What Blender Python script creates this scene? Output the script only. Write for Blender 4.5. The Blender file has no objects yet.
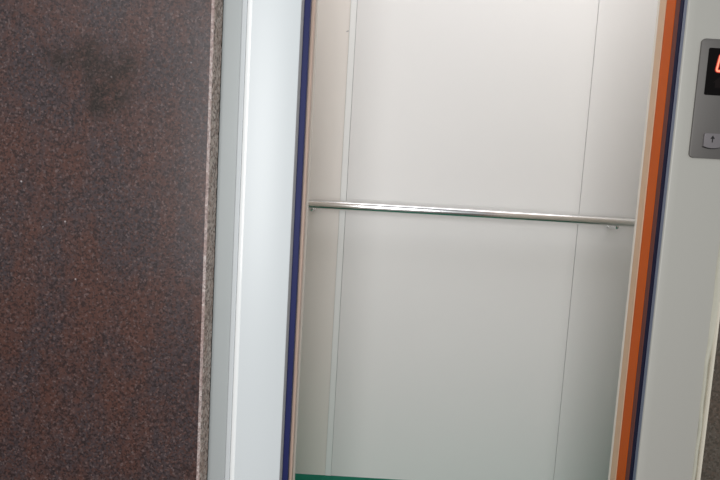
import bpy, bmesh, math, random
from mathutils import Matrix, Vector

scene = bpy.context.scene
COL = scene.collection

# ------------------------------------------------------------------ camera
cam_data = bpy.data.cameras.new('camera')
cam_data.sensor_width = 36.0
cam_data.lens = 28.0
cam_data.clip_start = 0.02
cam = bpy.data.objects.new('camera', cam_data)
COL.objects.link(cam)
RX = Vector((0.99825542, 0.01049181, 0.05808795))
RD = Vector((0.05883201, -0.09356123, -0.99387471))
RF = Vector((-0.00499128, 0.99555824, -0.09401518))
m = Matrix.Identity(4)
for i in range(3):
    m[i][0] = RX[i]; m[i][1] = -RD[i]; m[i][2] = -RF[i]
m[2][3] = 1.132
cam.matrix_world = m
scene.camera = cam

# ------------------------------------------------------------------ world, lights, exposure
w = bpy.data.worlds.new('world')
scene.world = w
w.use_nodes = True
wb = w.node_tree.nodes['Background']
wb.inputs['Color'].default_value = (0.93, 0.97, 1.0, 1)
wb.inputs['Strength'].default_value = 0.36

def area(name, loc, target, sx, sy, power, color=(1, 1, 1), spread=180):
    l = bpy.data.lights.new(name, 'AREA')
    l.shape = 'RECTANGLE'; l.size = sx; l.size_y = sy
    l.energy = power; l.color = color; l.spread = math.radians(spread)
    o = bpy.data.objects.new(name, l)
    COL.objects.link(o)
    o.location = loc
    o.rotation_euler = (Vector(target) - Vector(loc)).to_track_quat('-Z', 'Y').to_euler()
    return o

# an unseen fill panel added behind the viewer, the lobby's lamp at the upper left, and the lift car's ceiling lamp
area('lobby_fill', (-0.24, -1.3, 1.35), (0.0, 2.0, 1.0), 1.1, 1.7, 52, (0.99, 0.99, 0.985))
area('lobby_lamp', (-1.0, -0.1, 2.1), (-0.25, 1.25, 1.0), 0.8, 0.8, 2, (0.95, 0.98, 1.0))
area('car_lamp', (0.52, 1.60, 2.37), (0.52, 1.60, 0.0), 1.8, 0.42, 7.2, (0.965, 0.965, 1.0))

vs = scene.view_settings
vs.view_transform = 'Standard'
vs.look = 'None'
vs.gamma = 1.0
vs.use_curve_mapping = False
vs.exposure = 0.0

# ------------------------------------------------------------------ helpers
def lin(c):
    c /= 255.0
    return c / 12.92 if c <= 0.04045 else ((c + 0.055) / 1.055) ** 2.4

def rgb(r, g, b):
    return (lin(r), lin(g), lin(b), 1.0)

def mat(name, color, rough=0.5, metal=0.0, bump=0.0, bump_scale=200.0, var=0.0, var_scale=3.0, coat=0.0, spec=0.5):
    M = bpy.data.materials.new(name)
    M.use_nodes = True
    nt = M.node_tree
    b = nt.nodes['Principled BSDF']
    b.inputs['Base Color'].default_value = color
    b.inputs['Roughness'].default_value = rough
    b.inputs['Metallic'].default_value = metal
    b.inputs['Coat Weight'].default_value = coat
    b.inputs['Specular IOR Level'].default_value = spec
    tc = nt.nodes.new('ShaderNodeTexCoord')
    if var > 0:
        n = nt.nodes.new('ShaderNodeTexNoise')
        n.inputs['Scale'].default_value = var_scale
        n.inputs['Detail'].default_value = 4
        nt.links.new(tc.outputs['Object'], n.inputs['Vector'])
        mr = nt.nodes.new('ShaderNodeMapRange')
        mr.inputs['To Min'].default_value = 1 - var
        mr.inputs['To Max'].default_value = 1 + var
        nt.links.new(n.outputs['Fac'], mr.inputs['Value'])
        mx = nt.nodes.new('ShaderNodeMix'); mx.data_type = 'RGBA'; mx.blend_type = 'MULTIPLY'
        mx.inputs['Factor'].default_value = 1
        mx.inputs['A'].default_value = color
        nt.links.new(mr.outputs['Result'], mx.inputs['B'])
        nt.links.new(mx.outputs['Result'], b.inputs['Base Color'])
    if bump > 0:
        n2 = nt.nodes.new('ShaderNodeTexNoise')
        n2.inputs['Scale'].default_value = bump_scale
        nt.links.new(tc.outputs['Object'], n2.inputs['Vector'])
        bp = nt.nodes.new('ShaderNodeBump')
        bp.inputs['Strength'].default_value = bump
        bp.inputs['Distance'].default_value = 0.002
        nt.links.new(n2.outputs['Fac'], bp.inputs['Height'])
        nt.links.new(bp.outputs['Normal'], b.inputs['Normal'])
    return M

def granite(name, dark, mid, red, light, rough, stain=False, fleck=0.75, spec=0.5, grain=250):
    M = bpy.data.materials.new(name)
    M.use_nodes = True
    nt = M.node_tree; N = nt.nodes; L = nt.links
    b = N['Principled BSDF']
    tc = N.new('ShaderNodeTexCoord')
    def noise(scale, detail=3, rg=0.55):
        n = N.new('ShaderNodeTexNoise'); n.inputs['Scale'].default_value = scale
        n.inputs['Detail'].default_value = detail; n.inputs['Roughness'].default_value = rg
        L.new(tc.outputs['Object'], n.inputs['Vector']); return n
    def ramp(src, p0, p1):
        r = N.new('ShaderNodeMapRange'); r.interpolation_type = 'SMOOTHSTEP'
        r.inputs['From Min'].default_value = p0; r.inputs['From Max'].default_value = p1
        L.new(src, r.inputs['Value']); return r.outputs['Result']
    def mix(a, bcol, fac):
        x = N.new('ShaderNodeMix'); x.data_type = 'RGBA'
        for s, v in (('A', a), ('B', bcol)):
            if isinstance(v, tuple): x.inputs[s].default_value = v
            else: L.new(v, x.inputs[s])
        L.new(fac, x.inputs['Factor']); return x.outputs['Result']
    def mul(a, v):
        x = N.new('ShaderNodeMath'); x.operation = 'MULTIPLY'; L.new(a, x.inputs[0])
        if isinstance(v, float): x.inputs[1].default_value = v
        else: L.new(v, x.inputs[1])
        return x.outputs[0]
    # cloudy patches of red-brown against grey-brown
    mp = N.new('ShaderNodeMapping'); mp.inputs['Scale'].default_value = (1, 1, 0.45)
    L.new(tc.outputs['Object'], mp.inputs['Vector'])
    pn = noise(11, 6, 0.68); L.new(mp.outputs['Vector'], pn.inputs['Vector'])
    patch = ramp(pn.outputs['Fac'], 0.42, 0.62)
    c = mix(mid, red, patch)
    # grains
    vor = N.new('ShaderNodeTexVoronoi'); vor.inputs['Scale'].default_value = grain
    L.new(tc.outputs['Object'], vor.inputs['Vector'])
    sep = N.new('ShaderNodeSeparateColor'); L.new(vor.outputs['Color'], sep.inputs['Color'])
    c = mix(c, dark, mul(ramp(sep.outputs[0], 0.35, 0.75), 0.75))
    c = mix(c, red, mul(ramp(sep.outputs[1], 0.65, 0.85), 0.6))
    g = noise(130, 4, 0.7)
    c = mix(c, light, mul(ramp(g.outputs['Fac'], 0.52, 0.72), 0.7))
    c = mix(c, light, mul(ramp(sep.outputs[2], 0.93, 0.97), 0.45))
    # rare white flecks
    v2 = N.new('ShaderNodeTexVoronoi'); v2.inputs['Scale'].default_value = 42
    L.new(tc.outputs['Object'], v2.inputs['Vector'])
    s2 = N.new('ShaderNodeSeparateColor'); L.new(v2.outputs['Color'], s2.inputs['Color'])
    near = ramp(v2.outputs['Distance'], 0.12, 0.04)
    c = mix(c, rgb(190, 180, 180), mul(mul(near, ramp(s2.outputs[0], 0.93, 0.98)), fleck))
    if stain:
        sx = N.new('ShaderNodeSeparateXYZ'); L.new(tc.outputs['Object'], sx.inputs['Vector'])
        tot = None
        for (px, pz, rr) in ((-0.655, 1.355, 0.05), (-0.60, 1.375, 0.055), (-0.575, 1.335, 0.05), (-0.545, 1.30, 0.065), (-0.52, 1.365, 0.055), (-0.575, 1.275, 0.05)):
            d = N.new('ShaderNodeVectorMath'); d.operation = 'DISTANCE'
            cb = N.new('ShaderNodeCombineXYZ'); L.new(sx.outputs['X'], cb.inputs['X']); L.new(sx.outputs['Z'], cb.inputs['Z'])
            L.new(cb.outputs[0], d.inputs[0]); d.inputs[1].default_value = (px, 0, pz)
            r = ramp(d.outputs['Value'], rr, 0.0)
            if tot is None: tot = r
            else:
                a = N.new('ShaderNodeMath'); a.operation = 'ADD'; a.use_clamp = True
                L.new(tot, a.inputs[0]); L.new(r, a.inputs[1]); tot = a.outputs[0]
        sn = noise(38, 5, 0.7)
        sm = mul(tot, ramp(sn.outputs['Fac'], 0.30, 0.60))
        c = mix(c, rgb(46, 37, 30), mul(sm, 0.6))
        c = mix(c, rgb(20, 14, 10), mul(mul(sm, ramp(sep.outputs[1], 0.25, 0.75)), 0.8))
    L.new(c, b.inputs['Base Color'])
    b.inputs['Roughness'].default_value = rough
    b.inputs['Specular IOR Level'].default_value = spec
    return M

def brushed(name, color, rough, axis):
    M = mat(name, color, rough, 1.0)
    nt = M.node_tree; b = nt.nodes['Principled BSDF']
    tc = nt.nodes.new('ShaderNodeTexCoord')
    mp = nt.nodes.new('ShaderNodeMapping')
    s = [900, 900, 900]; s[axis] = 6
    mp.inputs['Scale'].default_value = s
    n = nt.nodes.new('ShaderNodeTexNoise'); n.inputs['Scale'].default_value = 1
    nt.links.new(tc.outputs['Object'], mp.inputs['Vector'])
    nt.links.new(mp.outputs['Vector'], n.inputs['Vector'])
    mr = nt.nodes.new('ShaderNodeMapRange')
    mr.inputs['To Min'].default_value = rough * 0.75; mr.inputs['To Max'].default_value = rough * 1.3
    nt.links.new(n.outputs['Fac'], mr.inputs['Value'])
    nt.links.new(mr.outputs['Result'], b.inputs['Roughness'])
    return M

def emit(name, color, strength):
    M = mat(name, (0.02, 0.01, 0.01, 1), 0.4)
    b = M.node_tree.nodes['Principled BSDF']
    b.inputs['Emission Color'].default_value = color
    b.inputs['Emission Strength'].default_value = strength
    return M

def link(name, bm, material, parent=None, smooth=False):
    me = bpy.data.meshes.new(name)
    bmesh.ops.recalc_face_normals(bm, faces=bm.faces)
    if smooth:
        for fc in bm.faces: fc.smooth = True
    bm.to_mesh(me); bm.free()
    me.materials.append(material)
    if smooth:
        try: me.set_sharp_from_angle(angle=math.radians(40))
        except Exception: pass
    o = bpy.data.objects.new(name, me)
    COL.objects.link(o)
    if parent: o.parent = parent; o.matrix_parent_inverse = parent.matrix_world.inverted()
    return o

def tag(o, label=None, cat=None, kind=None, group=None):
    if label: o['label'] = label
    if cat: o['category'] = cat
    if kind: o['kind'] = kind
    if group: o['group'] = group
    return o

def thing(name, loc, label, cat, kind=None, group=None):
    o = bpy.data.objects.new(name, None)
    o.empty_display_size = 0.05
    COL.objects.link(o); o.location = loc
    o.matrix_world = Matrix.Translation(loc)
    return tag(o, label, cat, kind, group)

def box(x0, x1, y0, y1, z0, z1, bevel=0.0, seg=2):
    bm = bmesh.new()
    v = [bm.verts.new((x, y, z)) for x in (x0, x1) for y in (y0, y1) for z in (z0, z1)]
    for q in ((0, 1, 3, 2), (4, 6, 7, 5), (0, 4, 5, 1), (2, 3, 7, 6), (0, 2, 6, 4), (1, 5, 7, 3)):
        bm.faces.new([v[i] for i in q])
    if bevel > 0:
        bmesh.ops.bevel(bm, geom=bm.edges[:], offset=bevel, segments=seg, affect='EDGES', profile=0.5)
    return bm

def extrude_z(profile, z0, z1):
    """closed XY outline swept upward"""
    bm = bmesh.new()
    a = [bm.verts.new((x, y, z0)) for x, y in profile]
    b = [bm.verts.new((x, y, z1)) for x, y in profile]
    n = len(profile)
    for i in range(n):
        bm.faces.new((a[i], a[(i + 1) % n], b[(i + 1) % n], b[i]))
    bm.faces.new(a); bm.faces.new(b[::-1])
    return bm

def arc(cx, cy, r, a0, a1, n=6):
    return [(cx + r * math.cos(math.radians(a0 + (a1 - a0) * i / n)), cy + r * math.sin(math.radians(a0 + (a1 - a0) * i / n))) for i in range(n + 1)]

def plate_xz(outline, y_front, y_back, bevel=0.0):
    """closed XZ outline given thickness along Y; the front rim is rounded"""
    bm = bmesh.new()
    f = [bm.verts.new((x, y_front, z)) for x, z in outline]
    b = [bm.verts.new((x, y_back, z)) for x, z in outline]
    n = len(outline)
    top = bm.faces.new(f); bm.faces.new(b[::-1])
    for i in range(n):
        bm.faces.new((f[i], f[(i + 1) % n], b[(i + 1) % n], b[i]))
    if bevel > 0:
        bmesh.ops.bevel(bm, geom=list(top.edges), offset=bevel, segments=3, affect='EDGES', profile=0.5)
    return bm

def rrect(x0, x1, z0, z1, r, n=6):
    pts = []
    for cx, cz, a in ((x1 - r, z1 - r, 0), (x0 + r, z1 - r, 90), (x0 + r, z0 + r, 180), (x1 - r, z0 + r, 270)):
        pts += arc(cx, cz, r, a, a + 90, n)
    return pts

def tube(p0, p1, r, seg=32, cap_bevel=0.0):
    bm = bmesh.new()
    p0, p1 = Vector(p0), Vector(p1)
    d = p1 - p0
    bmesh.ops.create_cone(bm, cap_ends=True, segments=seg, radius1=r, radius2=r, depth=d.length)
    if cap_bevel > 0:
        es = [e for e in bm.edges if abs(e.verts[0].co.z - e.verts[1].co.z) < 1e-6]
        bmesh.ops.bevel(bm, geom=es, offset=cap_bevel, segments=3, affect='EDGES', profile=0.5)
    bmesh.ops.transform(bm, matrix=Matrix.Translation((p0 + p1) / 2) @ d.to_track_quat('Z', 'Y').to_matrix().to_4x4(), verts=bm.verts[:])
    return bm

def bent_tube(pts, r, seg=16):
    bm = bmesh.new()
    rings = []
    pts = [Vector(p) for p in pts]
    for i, p in enumerate(pts):
        t = (pts[min(i + 1, len(pts) - 1)] - pts[max(i - 1, 0)]).normalized()
        u = Vector((1, 0, 0)); v = t.cross(u).normalized()
        rings.append([bm.verts.new(p + r * (math.cos(2 * math.pi * k / seg) * u + math.sin(2 * math.pi * k / seg) * v)) for k in range(seg)])
    for a, b in zip(rings, rings[1:]):
        for k in range(seg):
            bm.faces.new((a[k], a[(k + 1) % seg], b[(k + 1) % seg], b[k]))
    bm.faces.new(rings[0]); bm.faces.new(rings[-1][::-1])
    return bm

# ------------------------------------------------------------------ materials
M_granite = granite('polished_granite', rgb(38, 28, 28), rgb(66, 56, 58), rgb(85, 57, 50), rgb(118, 100, 98), 0.3, stain=True)
M_granite_brown = granite('olive_sheen_granite', rgb(66, 60, 52), rgb(88, 81, 73), rgb(92, 78, 68), rgb(112, 104, 96), 0.4, fleck=0.2)  # reflected light on the slab is put into these lighter olive colours
M_granite_edge = granite('sawn_granite', rgb(96, 82, 76), rgb(190, 176, 166), rgb(170, 148, 136), rgb(236, 226, 216), 0.8, fleck=0.3, grain=170)
M_granite_arris = granite('worn_arris', rgb(150, 130, 126), rgb(200, 186, 182), rgb(186, 160, 154), rgb(240, 232, 228), 0.5, fleck=0.3)
M_frame = mat('white_enamelled_steel', rgb(216, 221, 223), 0.38, bump=0.03, bump_scale=90, var=0.012)
M_edge = mat('highlight_white_enamel', rgb(246, 248, 248), 0.2, coat=0.4)  # whiter than the jamb face: the edge highlight is put into the colour
M_frame_warm = mat('warm_grey_enamelled_steel', rgb(180, 178, 171), 0.38, bump=0.03, bump_scale=90, var=0.012)
M_flange = mat('grey_flange_steel', rgb(170, 175, 175), 0.5, var=0.03, var_scale=6)  # flange grey, darker than the jamb face
M_groove = mat('dark_joint', rgb(52, 48, 46), 0.9)
M_greyedge = mat('grey_steel_return', rgb(176, 176, 178), 0.8, spec=0.1)
M_blueedge = mat('blue_grey_steel_return', rgb(104, 112, 134), 0.4)
M_seal = mat('greenish_sealant', rgb(186, 183, 168), 0.6, bump=0.5, bump_scale=60, var=0.08, var_scale=30)
M_cream = mat('cream_edge', rgb(216, 208, 192), 0.5)
M_navy = mat('navy_film', rgb(38, 43, 90), 0.5, var=0.15, var_scale=9, spec=0.15)
M_navy_dark = mat('dark_navy_film', rgb(14, 14, 50), 0.5, spec=0.1)
M_maroon = mat('maroon_rubber', rgb(112, 66, 58), 0.7, spec=0.15)
M_orange = mat('orange_film', rgb(202, 88, 14), 0.5, var=0.12, var_scale=7, spec=0.15)
M_tan = mat('tan_strip', rgb(214, 176, 144), 0.45, var=0.05, var_scale=8)  # plain tan for the strip ahead of the cream return
M_pink = mat('pale_pink_film', rgb(216, 186, 168), 0.45, var=0.05, var_scale=8)
M_postcream = mat('pale_cream_paint', rgb(232, 222, 210), 0.45)
M_door = mat('steel_door', rgb(170, 172, 172), 0.4, 0.4)
M_panel = mat('white_laminate', rgb(224, 222, 220), 0.42, bump=0.06, bump_scale=7, var=0.012)
M_panel_grey = mat('warm_grey_laminate', rgb(234, 227, 220), 0.38, var=0.012)
M_trim = mat('white_trim', rgb(236, 236, 234), 0.4)
M_joint = mat('panel_joint', rgb(158, 158, 160), 0.8)
M_side = mat('car_side_laminate', rgb(222, 220, 214), 0.45)
M_green = mat('green_rubber', rgb(20, 116, 92), 0.7, var=0.06, var_scale=20, spec=0.2)
M_tile = mat('lobby_tile', rgb(84, 78, 72), 0.35, var=0.1, var_scale=5)
M_ceil = mat('car_ceiling', rgb(220, 220, 218), 0.6)
M_chrome = brushed('satin_stainless_rail', (0.82, 0.81, 0.81, 1), 0.2, 0)
M_plate = mat('stainless_plate', (0.18, 0.169, 0.16, 1), 0.5, 0.6, bump=0.02, bump_scale=300)
M_button = mat('grey_button', rgb(124, 119, 121), 0.45, 0.2)
M_ink = mat('black_ink', rgb(18, 16, 16), 0.6)
M_display = mat('smoked_display', rgb(9, 5, 5), 0.3, spec=0.15)
M_unlit = mat('unlit_segment', rgb(20, 12, 12), 0.5, spec=0.15)
M_led = emit('lit_led', (1.0, 0.27, 0.16, 1), 1.5)
M_led_halo = emit('led_halo', (0.8, 0.05, 0.02, 1), 0.6)
M_wall = mat('plaster', rgb(205, 205, 200), 0.8)

# ------------------------------------------------------------------ structure: lobby
TOP = 2.75
floor = link('floor', box(-3.2, 3.4, -4.5, 1.27, -0.06, -0.001), M_tile)
tag(floor, 'brown lobby floor in front of the lift', 'floor', 'structure')

# granite cladding left of the door: polished face, lighter arris, rough sawn edge
GX = -0.3425
wl = link('wall_left', extrude_z([(-2.2, 1.20), (GX, 1.20), (GX, 1.262), (-2.2, 1.262)], 0.0, TOP), M_granite)
tag(wl, 'dark reddish brown polished granite wall cladding left of the lift door', 'wall', 'structure')
link('worn_arris', extrude_z([(GX + 0.0002, 1.2002), (GX + 0.0048, 1.2045), (GX + 0.0048, 1.209), (GX + 0.0002, 1.209)], 0.0, TOP), M_granite_arris, wl)['label'] = 'pale chipped corner line of the granite'
def rough_edge():
    random.seed(4)
    bm = bmesh.new(); rows = []
    n = 420
    for i in range(n + 1):
        z = TOP * i / n
        j = random.uniform(-0.0007, 0.0007); k = random.uniform(-0.0009, 0.0009)
        rows.append([bm.verts.new((GX + 0.0003, 1.2075, z)), bm.verts.new((GX + 0.0052 + j, 1.207, z)),
                     bm.verts.new((GX + 0.0075 + k, 1.226 + k, z)), bm.verts.new((GX + 0.0090 + j, 1.2555, z)), bm.verts.new((GX + 0.0003, 1.2555, z))])
    for a, b in zip(rows, rows[1:]):
        for q in range(5):
            bm.faces.new((a[q], a[(q + 1) % 5], b[(q + 1) % 5], b[q]))
    bm.faces.new(rows[0]); bm.faces.new(rows[-1][::-1])
    return bm
link('sawn_edge', rough_edge(), M_granite_edge, wl)['label'] = 'rough speckled sawn edge of the granite slab'

wr = link('wall_right', extrude_z([(0.8095, 1.241), (0.8115, 1.238), (2.4, 1.238), (2.4, 1.266), (0.8095, 1.266)], 0.0, TOP), M_granite_brown)
tag(wr, 'dark brown granite wall right of the pale frame below the call panel', 'wall', 'structure')
link('slab_edge', extrude_z([(0.8040, 1.246), (0.8055, 1.242), (0.8092, 1.2415), (0.8092, 1.266), (0.8040, 1.266)], 0.0, TOP), M_cream, wr)['label'] = 'thin cream edge line of the slab'

# ------------------------------------------------------------------ door frame
df = thing('door_frame', (0.25, 1.26, 0.0), 'white enamelled steel lift door frame beside the dark granite wall', 'door frame', 'thing')
ZT = 2.30
# left jamb: ridge with a rounded corner, broad face, slanted return
lj = [(-0.2675, 1.2700), (-0.2675, 1.2490), (-0.1628, 1.2490), (-0.1622, 1.2494), (-0.1622, 1.2700)]
link('rounded_edge', extrude_z([(-0.2798, 1.2700), (-0.2798, 1.2560)] + [(-0.2736 - 0.0062 * math.cos(math.pi * k / 10), 1.2522 - 0.0030 * math.sin(math.pi * k / 10) + 0.0030 * (1 - k / 10)) for k in range(11)] + [(-0.2676, 1.2700)], 0.0, ZT), M_edge, df, smooth=True)['label'] = 'glossy rounded edge of the jamb, highlight coloured in'
link('jamb', extrude_z(lj, 0.0, ZT), M_frame, df, smooth=True)
link('edge_strip', extrude_z([(-0.1621, 1.2508), (-0.1616, 1.2512), (-0.1582, 1.2640), (-0.1582, 1.2700), (-0.1621, 1.2700)], 0.0, ZT), M_greyedge, df)['label'] = 'grey return strip'
# flat grey flange, its paler fold and the dark joint against the granite
link('flange', extrude_z([(-0.3343, 1.2640), (-0.2940, 1.2640), (-0.2940, 1.2700), (-0.3343, 1.2700)], 0.0, ZT), M_flange, df)['label'] = 'grey outer flange'
link('flange_fold', extrude_z([(-0.2938, 1.2640), (-0.2905, 1.2580), (-0.2818, 1.2535), (-0.2804, 1.2545), (-0.2800, 1.2700), (-0.2938, 1.2700)], 0.0, ZT), M_frame, df)
link('joint', extrude_z([(-0.3375, 1.2640), (-0.3345, 1.2640), (-0.3345, 1.2760), (-0.3375, 1.2760)], 0.0, ZT), M_groove, df)['label'] = 'dark gap along the granite'
# right jamb: rounded inner edge with a slight step, face, outer fold
rj = [(0.6690, 1.2660), (0.6672, 1.2535)] + arc(0.6712, 1.2535, 0.004, 190, 262, 6) + \
     [(0.6860, 1.2490), (0.6890, 1.2496), (0.7900, 1.2496), (0.7960, 1.2515), (0.7970, 1.2600), (0.7970, 1.2660)]
link('jamb', extrude_z(rj, 0.0, ZT), M_frame_warm, df, smooth=True)['label'] = 'warm grey jamb holding the call panel'
link('edge_strip', extrude_z([(0.6670, 1.2545), (0.6688, 1.2545), (0.6689, 1.2660), (0.6670, 1.2660)], 0.0, ZT), M_blueedge, df)['label'] = 'blue-grey return strip'
link('head', box(-0.2835, 0.797, 1.2492, 1.2660, ZT, ZT + 0.14, 0.003), M_frame, df)
# wobbly bead of sealant between the right jamb and the granite
def bead():
    random.seed(9)
    bm = bmesh.new(); rows = []
    n = 200
    for i in range(n + 1):
        z = ZT * i / n
        s = 1 / (1 + math.exp(-(z - 0.85) / 0.022))
        wob = 0.0012 * math.sin(z * 23) + 0.0008 * math.sin(z * 61 + 1)
        x0 = 0.7965 - 0.0030 * max(0.0, min(1.0, (z - 0.45) / 0.4)) + 0.001 * s + wob
        x1 = 0.8036 + 0.0095 * s * (1 + 0.25 * math.sin(z * 17)) + wob
        prof = [(x0, 1.262), (x0, 1.2515)] + [(x0 + (x1 - x0) * t, 1.2505 - 0.0035 * math.sin(math.pi * t) - 0.006 * t * s) for t in (0.25, 0.5, 0.75)] + [(x1, 1.2505 - 0.012 * s), (x1, 1.262)]
        rows.append([bm.verts.new((x, y, z)) for x, y in prof])
    k = len(rows[0])
    for a, b in zip(rows, rows[1:]):
        for q in range(k):
            bm.faces.new((a[q], a[(q + 1) % k], b[(q + 1) % k], b[q]))
    bm.faces.new(rows[0]); bm.faces.new(rows[-1][::-1])
    return bm
link('sealant_bead', bead(), M_seal, wr, smooth=True)['label'] = 'uneven greenish bead of sealant'

# plaster above the frame, between the granite slabs
hd = link('wall_back', box(-0.329, 0.806, 1.245, 1.28, ZT + 0.145, TOP), M_wall)
tag(hd, 'plain plaster wall above the lift door frame', 'wall', 'structure')

# ------------------------------------------------------------------ sliding door leaves, open: only their filmed edges show
def leaf(name, label, x_edge, x_far, y0, y1, strips, z1=2.26):
    s = 1 if x_far > x_edge else -1
    t = thing(name, ((x_edge + x_far) / 2, (y0 + y1) / 2, 0.006), label, 'lift door', 'structure')
    xa = x_edge + s * 0.016
    link('door_panel', box(min(xa, x_far), max(xa, x_far), y0 + 0.001, y1 - 0.001, 0.006, z1), M_door, t)
    for nm, d0, d1, mm, dx in strips:
        x0 = x_edge + s * dx
        link(nm, box(min(x0, xa), max(x0, xa), d0, d1, 0.006, z1, 0.0015), mm, t)
    return t

leaf('door_1', 'open landing door leaf showing a navy blue edge beside the broad white jamb', -0.1452, -0.56, 1.272, 1.296,
     [('edge_film', 1.272, 1.296, M_navy, 0.0)])
leaf('door_2', 'open landing door leaf showing a dark navy edge between orange strip and call panel jamb', 0.6672, 1.09, 1.269, 1.3025,
     [('edge_film', 1.269, 1.2845, M_navy_dark, 0.0), ('rubber_seal', 1.285, 1.3025, M_maroon, -0.0003)])
leaf('door_3', 'open car door leaf with a pale pink edge next to the navy strip', -0.1395, -0.56, 1.305, 1.335,
     [('edge_film', 1.305, 1.335, M_pink, 0.0)])
leaf('door_4', 'open car door leaf with a bright orange edge strip', 0.6672, 1.09, 1.304, 1.345,
     [('edge_film', 1.304, 1.345, M_orange, 0.0)])

# ------------------------------------------------------------------ the lift car
CX0, CX1, CY0, CY1, CH = -0.58, 1.45, 1.35, 2.10, 2.40
fl = link('floor', box(CX0, CX1, 1.30, CY1, -0.05, 0.0), M_green)
tag(fl, 'green rubber floor inside the lift car', 'floor', 'structure')
ce = link('ceiling', box(CX0, CX1, CY0, CY1, CH, CH + 0.04), M_ceil)
tag(ce, 'white ceiling inside the lift car', 'ceiling', 'structure')
sl = link('wall_left', box(CX0 - 0.03, CX0, CY0 + 0.04, CY1, 0, CH), M_side)
tag(sl, 'side wall of the lift car behind the navy edge', 'wall', 'structure')
sr = link('wall_right', box(CX1, CX1 + 0.03, CY0 + 0.04, CY1, 0, CH), M_side)
tag(sr, 'side wall of the lift car behind the orange edge', 'wall', 'structure')
# front returns of the car on both sides of the opening
fp = link('wall_front', extrude_z([(CX0, 1.352), (-0.1400, 1.352), (-0.1378, 1.3545), (-0.1378, 1.372), (-0.1395, 1.375), (CX0, 1.375)], 0, CH), M_postcream)
tag(fp, 'pale cream front return of the car beside the pink edge', 'wall', 'structure')
fq = link('wall_front', box(0.6676, CX1, 1.378, 1.388, 0, CH, 0.0012), M_postcream)
tag(fq, 'pale cream front return of the car beside the orange edge', 'wall', 'structure')
link('edge_strip', box(0.6674, 0.70, 1.348, 1.3775, 0, CH, 0.0015), M_tan, fq)['label'] = 'tan strip'

bw = link('wall_back', box(CX0, CX1, CY1 + 0.004, CY1 + 0.03, 0, CH), M_joint)
tag(bw, 'white panelled back wall of the lift car behind the handrail', 'wall', 'structure')
link('panel', box(CX0 + 0.001, -0.0942, CY1, CY1 + 0.004, 0.0005, CH - 0.001), M_panel_grey, bw)['label'] = 'narrow warm grey panel'
link('panel', box(-0.0702, 0.7992, CY1, CY1 + 0.004, 0.0005, CH - 0.001, 0.0006, 1), M_panel, bw)['label'] = 'wide white panel'
link('panel', box(0.8010, CX1 - 0.001, CY1, CY1 + 0.004, 0.0005, CH - 0.001, 0.0006, 1), M_panel, bw)['label'] = 'narrower white panel'
link('cover_strip', box(-0.0938, -0.0712, CY1 - 0.0035, CY1 + 0.004, 0.0005, CH - 0.001, 0.0015), M_trim, bw)['label'] = 'raised white strip between grey and white panels'
def scuff():
    return plate_xz([(-0.1060, 1.6895), (-0.1010, 1.6905), (-0.0965, 1.6930), (-0.0945, 1.6950), (-0.0990, 1.6955), (-0.1035, 1.6920)], CY1 - 0.0006, CY1 + 0.001)
link('chip', scuff(), M_joint, bw)['label'] = 'small grey chip in the panel'

# ------------------------------------------------------------------ handrail
RZ, RY = 1.0615, 2.035
hr = thing('handrail', (0.38, CY1, RZ), 'satin stainless steel handrail across the white back wall of the lift', 'handrail')
link('rail', tube((-0.225, RY, RZ), (0.992, RY, RZ), 0.0175, 40, 0.004), M_chrome, hr, smooth=True)
for bx_ in (-0.193, 0.917):
    pts = [(bx_, RY, RZ - 0.010)]
    for k in range(9):
        a = math.radians(90 * k / 8)
        pts.append((bx_, RY + 0.008 * (1 - math.cos(a)), RZ - 0.013 - 0.010 * math.sin(a)))
    pts += [(bx_, CY1 - 0.003, RZ - 0.023)]
    b_ = link('bracket', bent_tube(pts, 0.0075), M_chrome, hr, smooth=True)
    link('rosette', tube((bx_, CY1 - 0.004, RZ - 0.012), (bx_, CY1 - 0.0002, RZ - 0.012), 0.015, 28, 0.001), M_chrome, b_, smooth=True)

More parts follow.
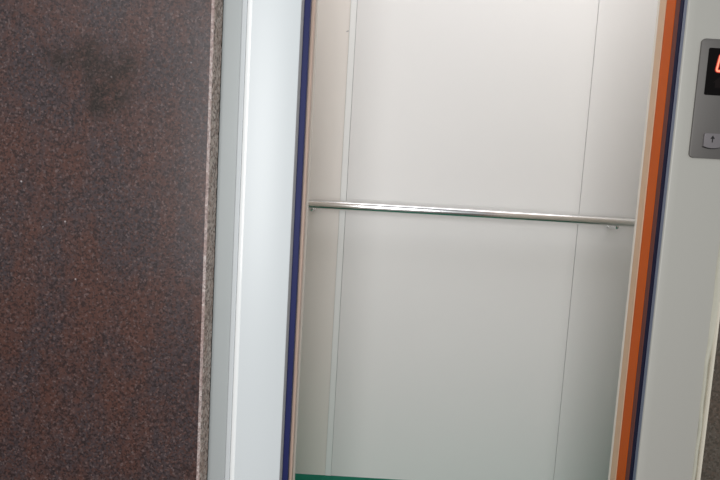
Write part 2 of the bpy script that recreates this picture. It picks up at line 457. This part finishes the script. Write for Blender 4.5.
# ------------------------------------------------------------------ call panel
PX0, PX1, PZ0, PZ1 = 0.7022, 0.7950, 1.2385, 1.4925
PYB = 1.2489
cp = thing('call_panel', ((PX0 + PX1) / 2, PYB, (PZ0 + PZ1) / 2), 'grey stainless lift call panel with red digit display on the right jamb', 'call panel')
link('faceplate', plate_xz(rrect(PX0, PX1, PZ0, PZ1, 0.009), 1.2455, PYB, 0.0014), M_plate, cp, smooth=True)
DYF = 1.2448
dp = link('display', plate_xz(rrect(0.7192, 0.7790, 1.3740, 1.4735, 0.0035), DYF, 1.2454, 0.0002), M_display, cp)
dp['label'] = 'black smoked display window'
def ring(cx, cz, w_, h_, s, r, y0, y1, slant=0.16):
    def sh(p): return (p[0] + slant * (p[1] - cz), p[1])
    o = [sh(p) for p in rrect(cx - w_ / 2, cx + w_ / 2, cz - h_ / 2, cz + h_ / 2, r)]
    i = [sh(p) for p in rrect(cx - w_ / 2 + s, cx + w_ / 2 - s, cz - h_ / 2 + s, cz + h_ / 2 - s, max(r - s, 0.0012))]
    bm = bmesh.new(); n = len(o)
    vo = [[bm.verts.new((x, y, z)) for x, z in o] for y in (y0, y1)]
    vi = [[bm.verts.new((x, y, z)) for x, z in i] for y in (y0, y1)]
    for k in range(n):
        j = (k + 1) % n
        bm.faces.new((vo[0][k], vo[0][j], vi[0][j], vi[0][k]))
        bm.faces.new((vo[1][k], vo[1][j], vi[1][j], vi[1][k]))
        bm.faces.new((vo[0][k], vo[0][j], vo[1][j], vo[1][k]))
        bm.faces.new((vi[0][k], vi[0][j], vi[1][j], vi[1][k]))
    return bm
link('digit', ring(0.7515, 1.4430, 0.0220, 0.0390, 0.0036, 0.006, 1.2440, 1.2447), M_led, dp)['label'] = 'glowing red 0'
link('digit_halo', ring(0.7515, 1.4430, 0.0255, 0.0425, 0.0075, 0.008, 1.2444, 1.24475), M_led_halo, dp)  # red halo of the lit digit, drawn as a dimmer glowing ring
link('unlit_arrow', plate_xz([(0.7400, 1.3900), (0.7560, 1.3900), (0.7560, 1.4010), (0.7610, 1.4010), (0.7480, 1.4130), (0.7350, 1.4010), (0.7400, 1.4010)], 1.2445, 1.2448), M_unlit, dp)
# push button: slightly bowed lower edge, up arrow
bo = arc(0.7630, 1.2895, 0.003, 0, 90, 4) + arc(0.7315, 1.2895, 0.003, 90, 180, 4) + \
     [(0.7285 + 0.0375 * t, 1.2635 - 0.0030 * math.sin(math.pi * t)) for t in (0.0, 0.15, 0.3, 0.5, 0.7, 0.85, 1.0)]
bt = link('button', plate_xz(bo, 1.2405, 1.2456, 0.0010), M_button, cp, smooth=True)
link('button_shadow', plate_xz([(x * 1.01 - 0.7485 * 0.01, z * 1.02 - 1.2775 * 0.02 - 0.0012) for x, z in bo], 1.2450, 1.2456), M_ink, bt)  # dark sheet set low behind the button draws its shadow
link('arrow', plate_xz([(0.7450, 1.2728), (0.7472, 1.2728), (0.7472, 1.2806), (0.7510, 1.2806), (0.7461, 1.2878), (0.7412, 1.2806), (0.7450, 1.2806)], 1.2401, 1.2406), M_ink, bt)['label'] = 'black up arrow'
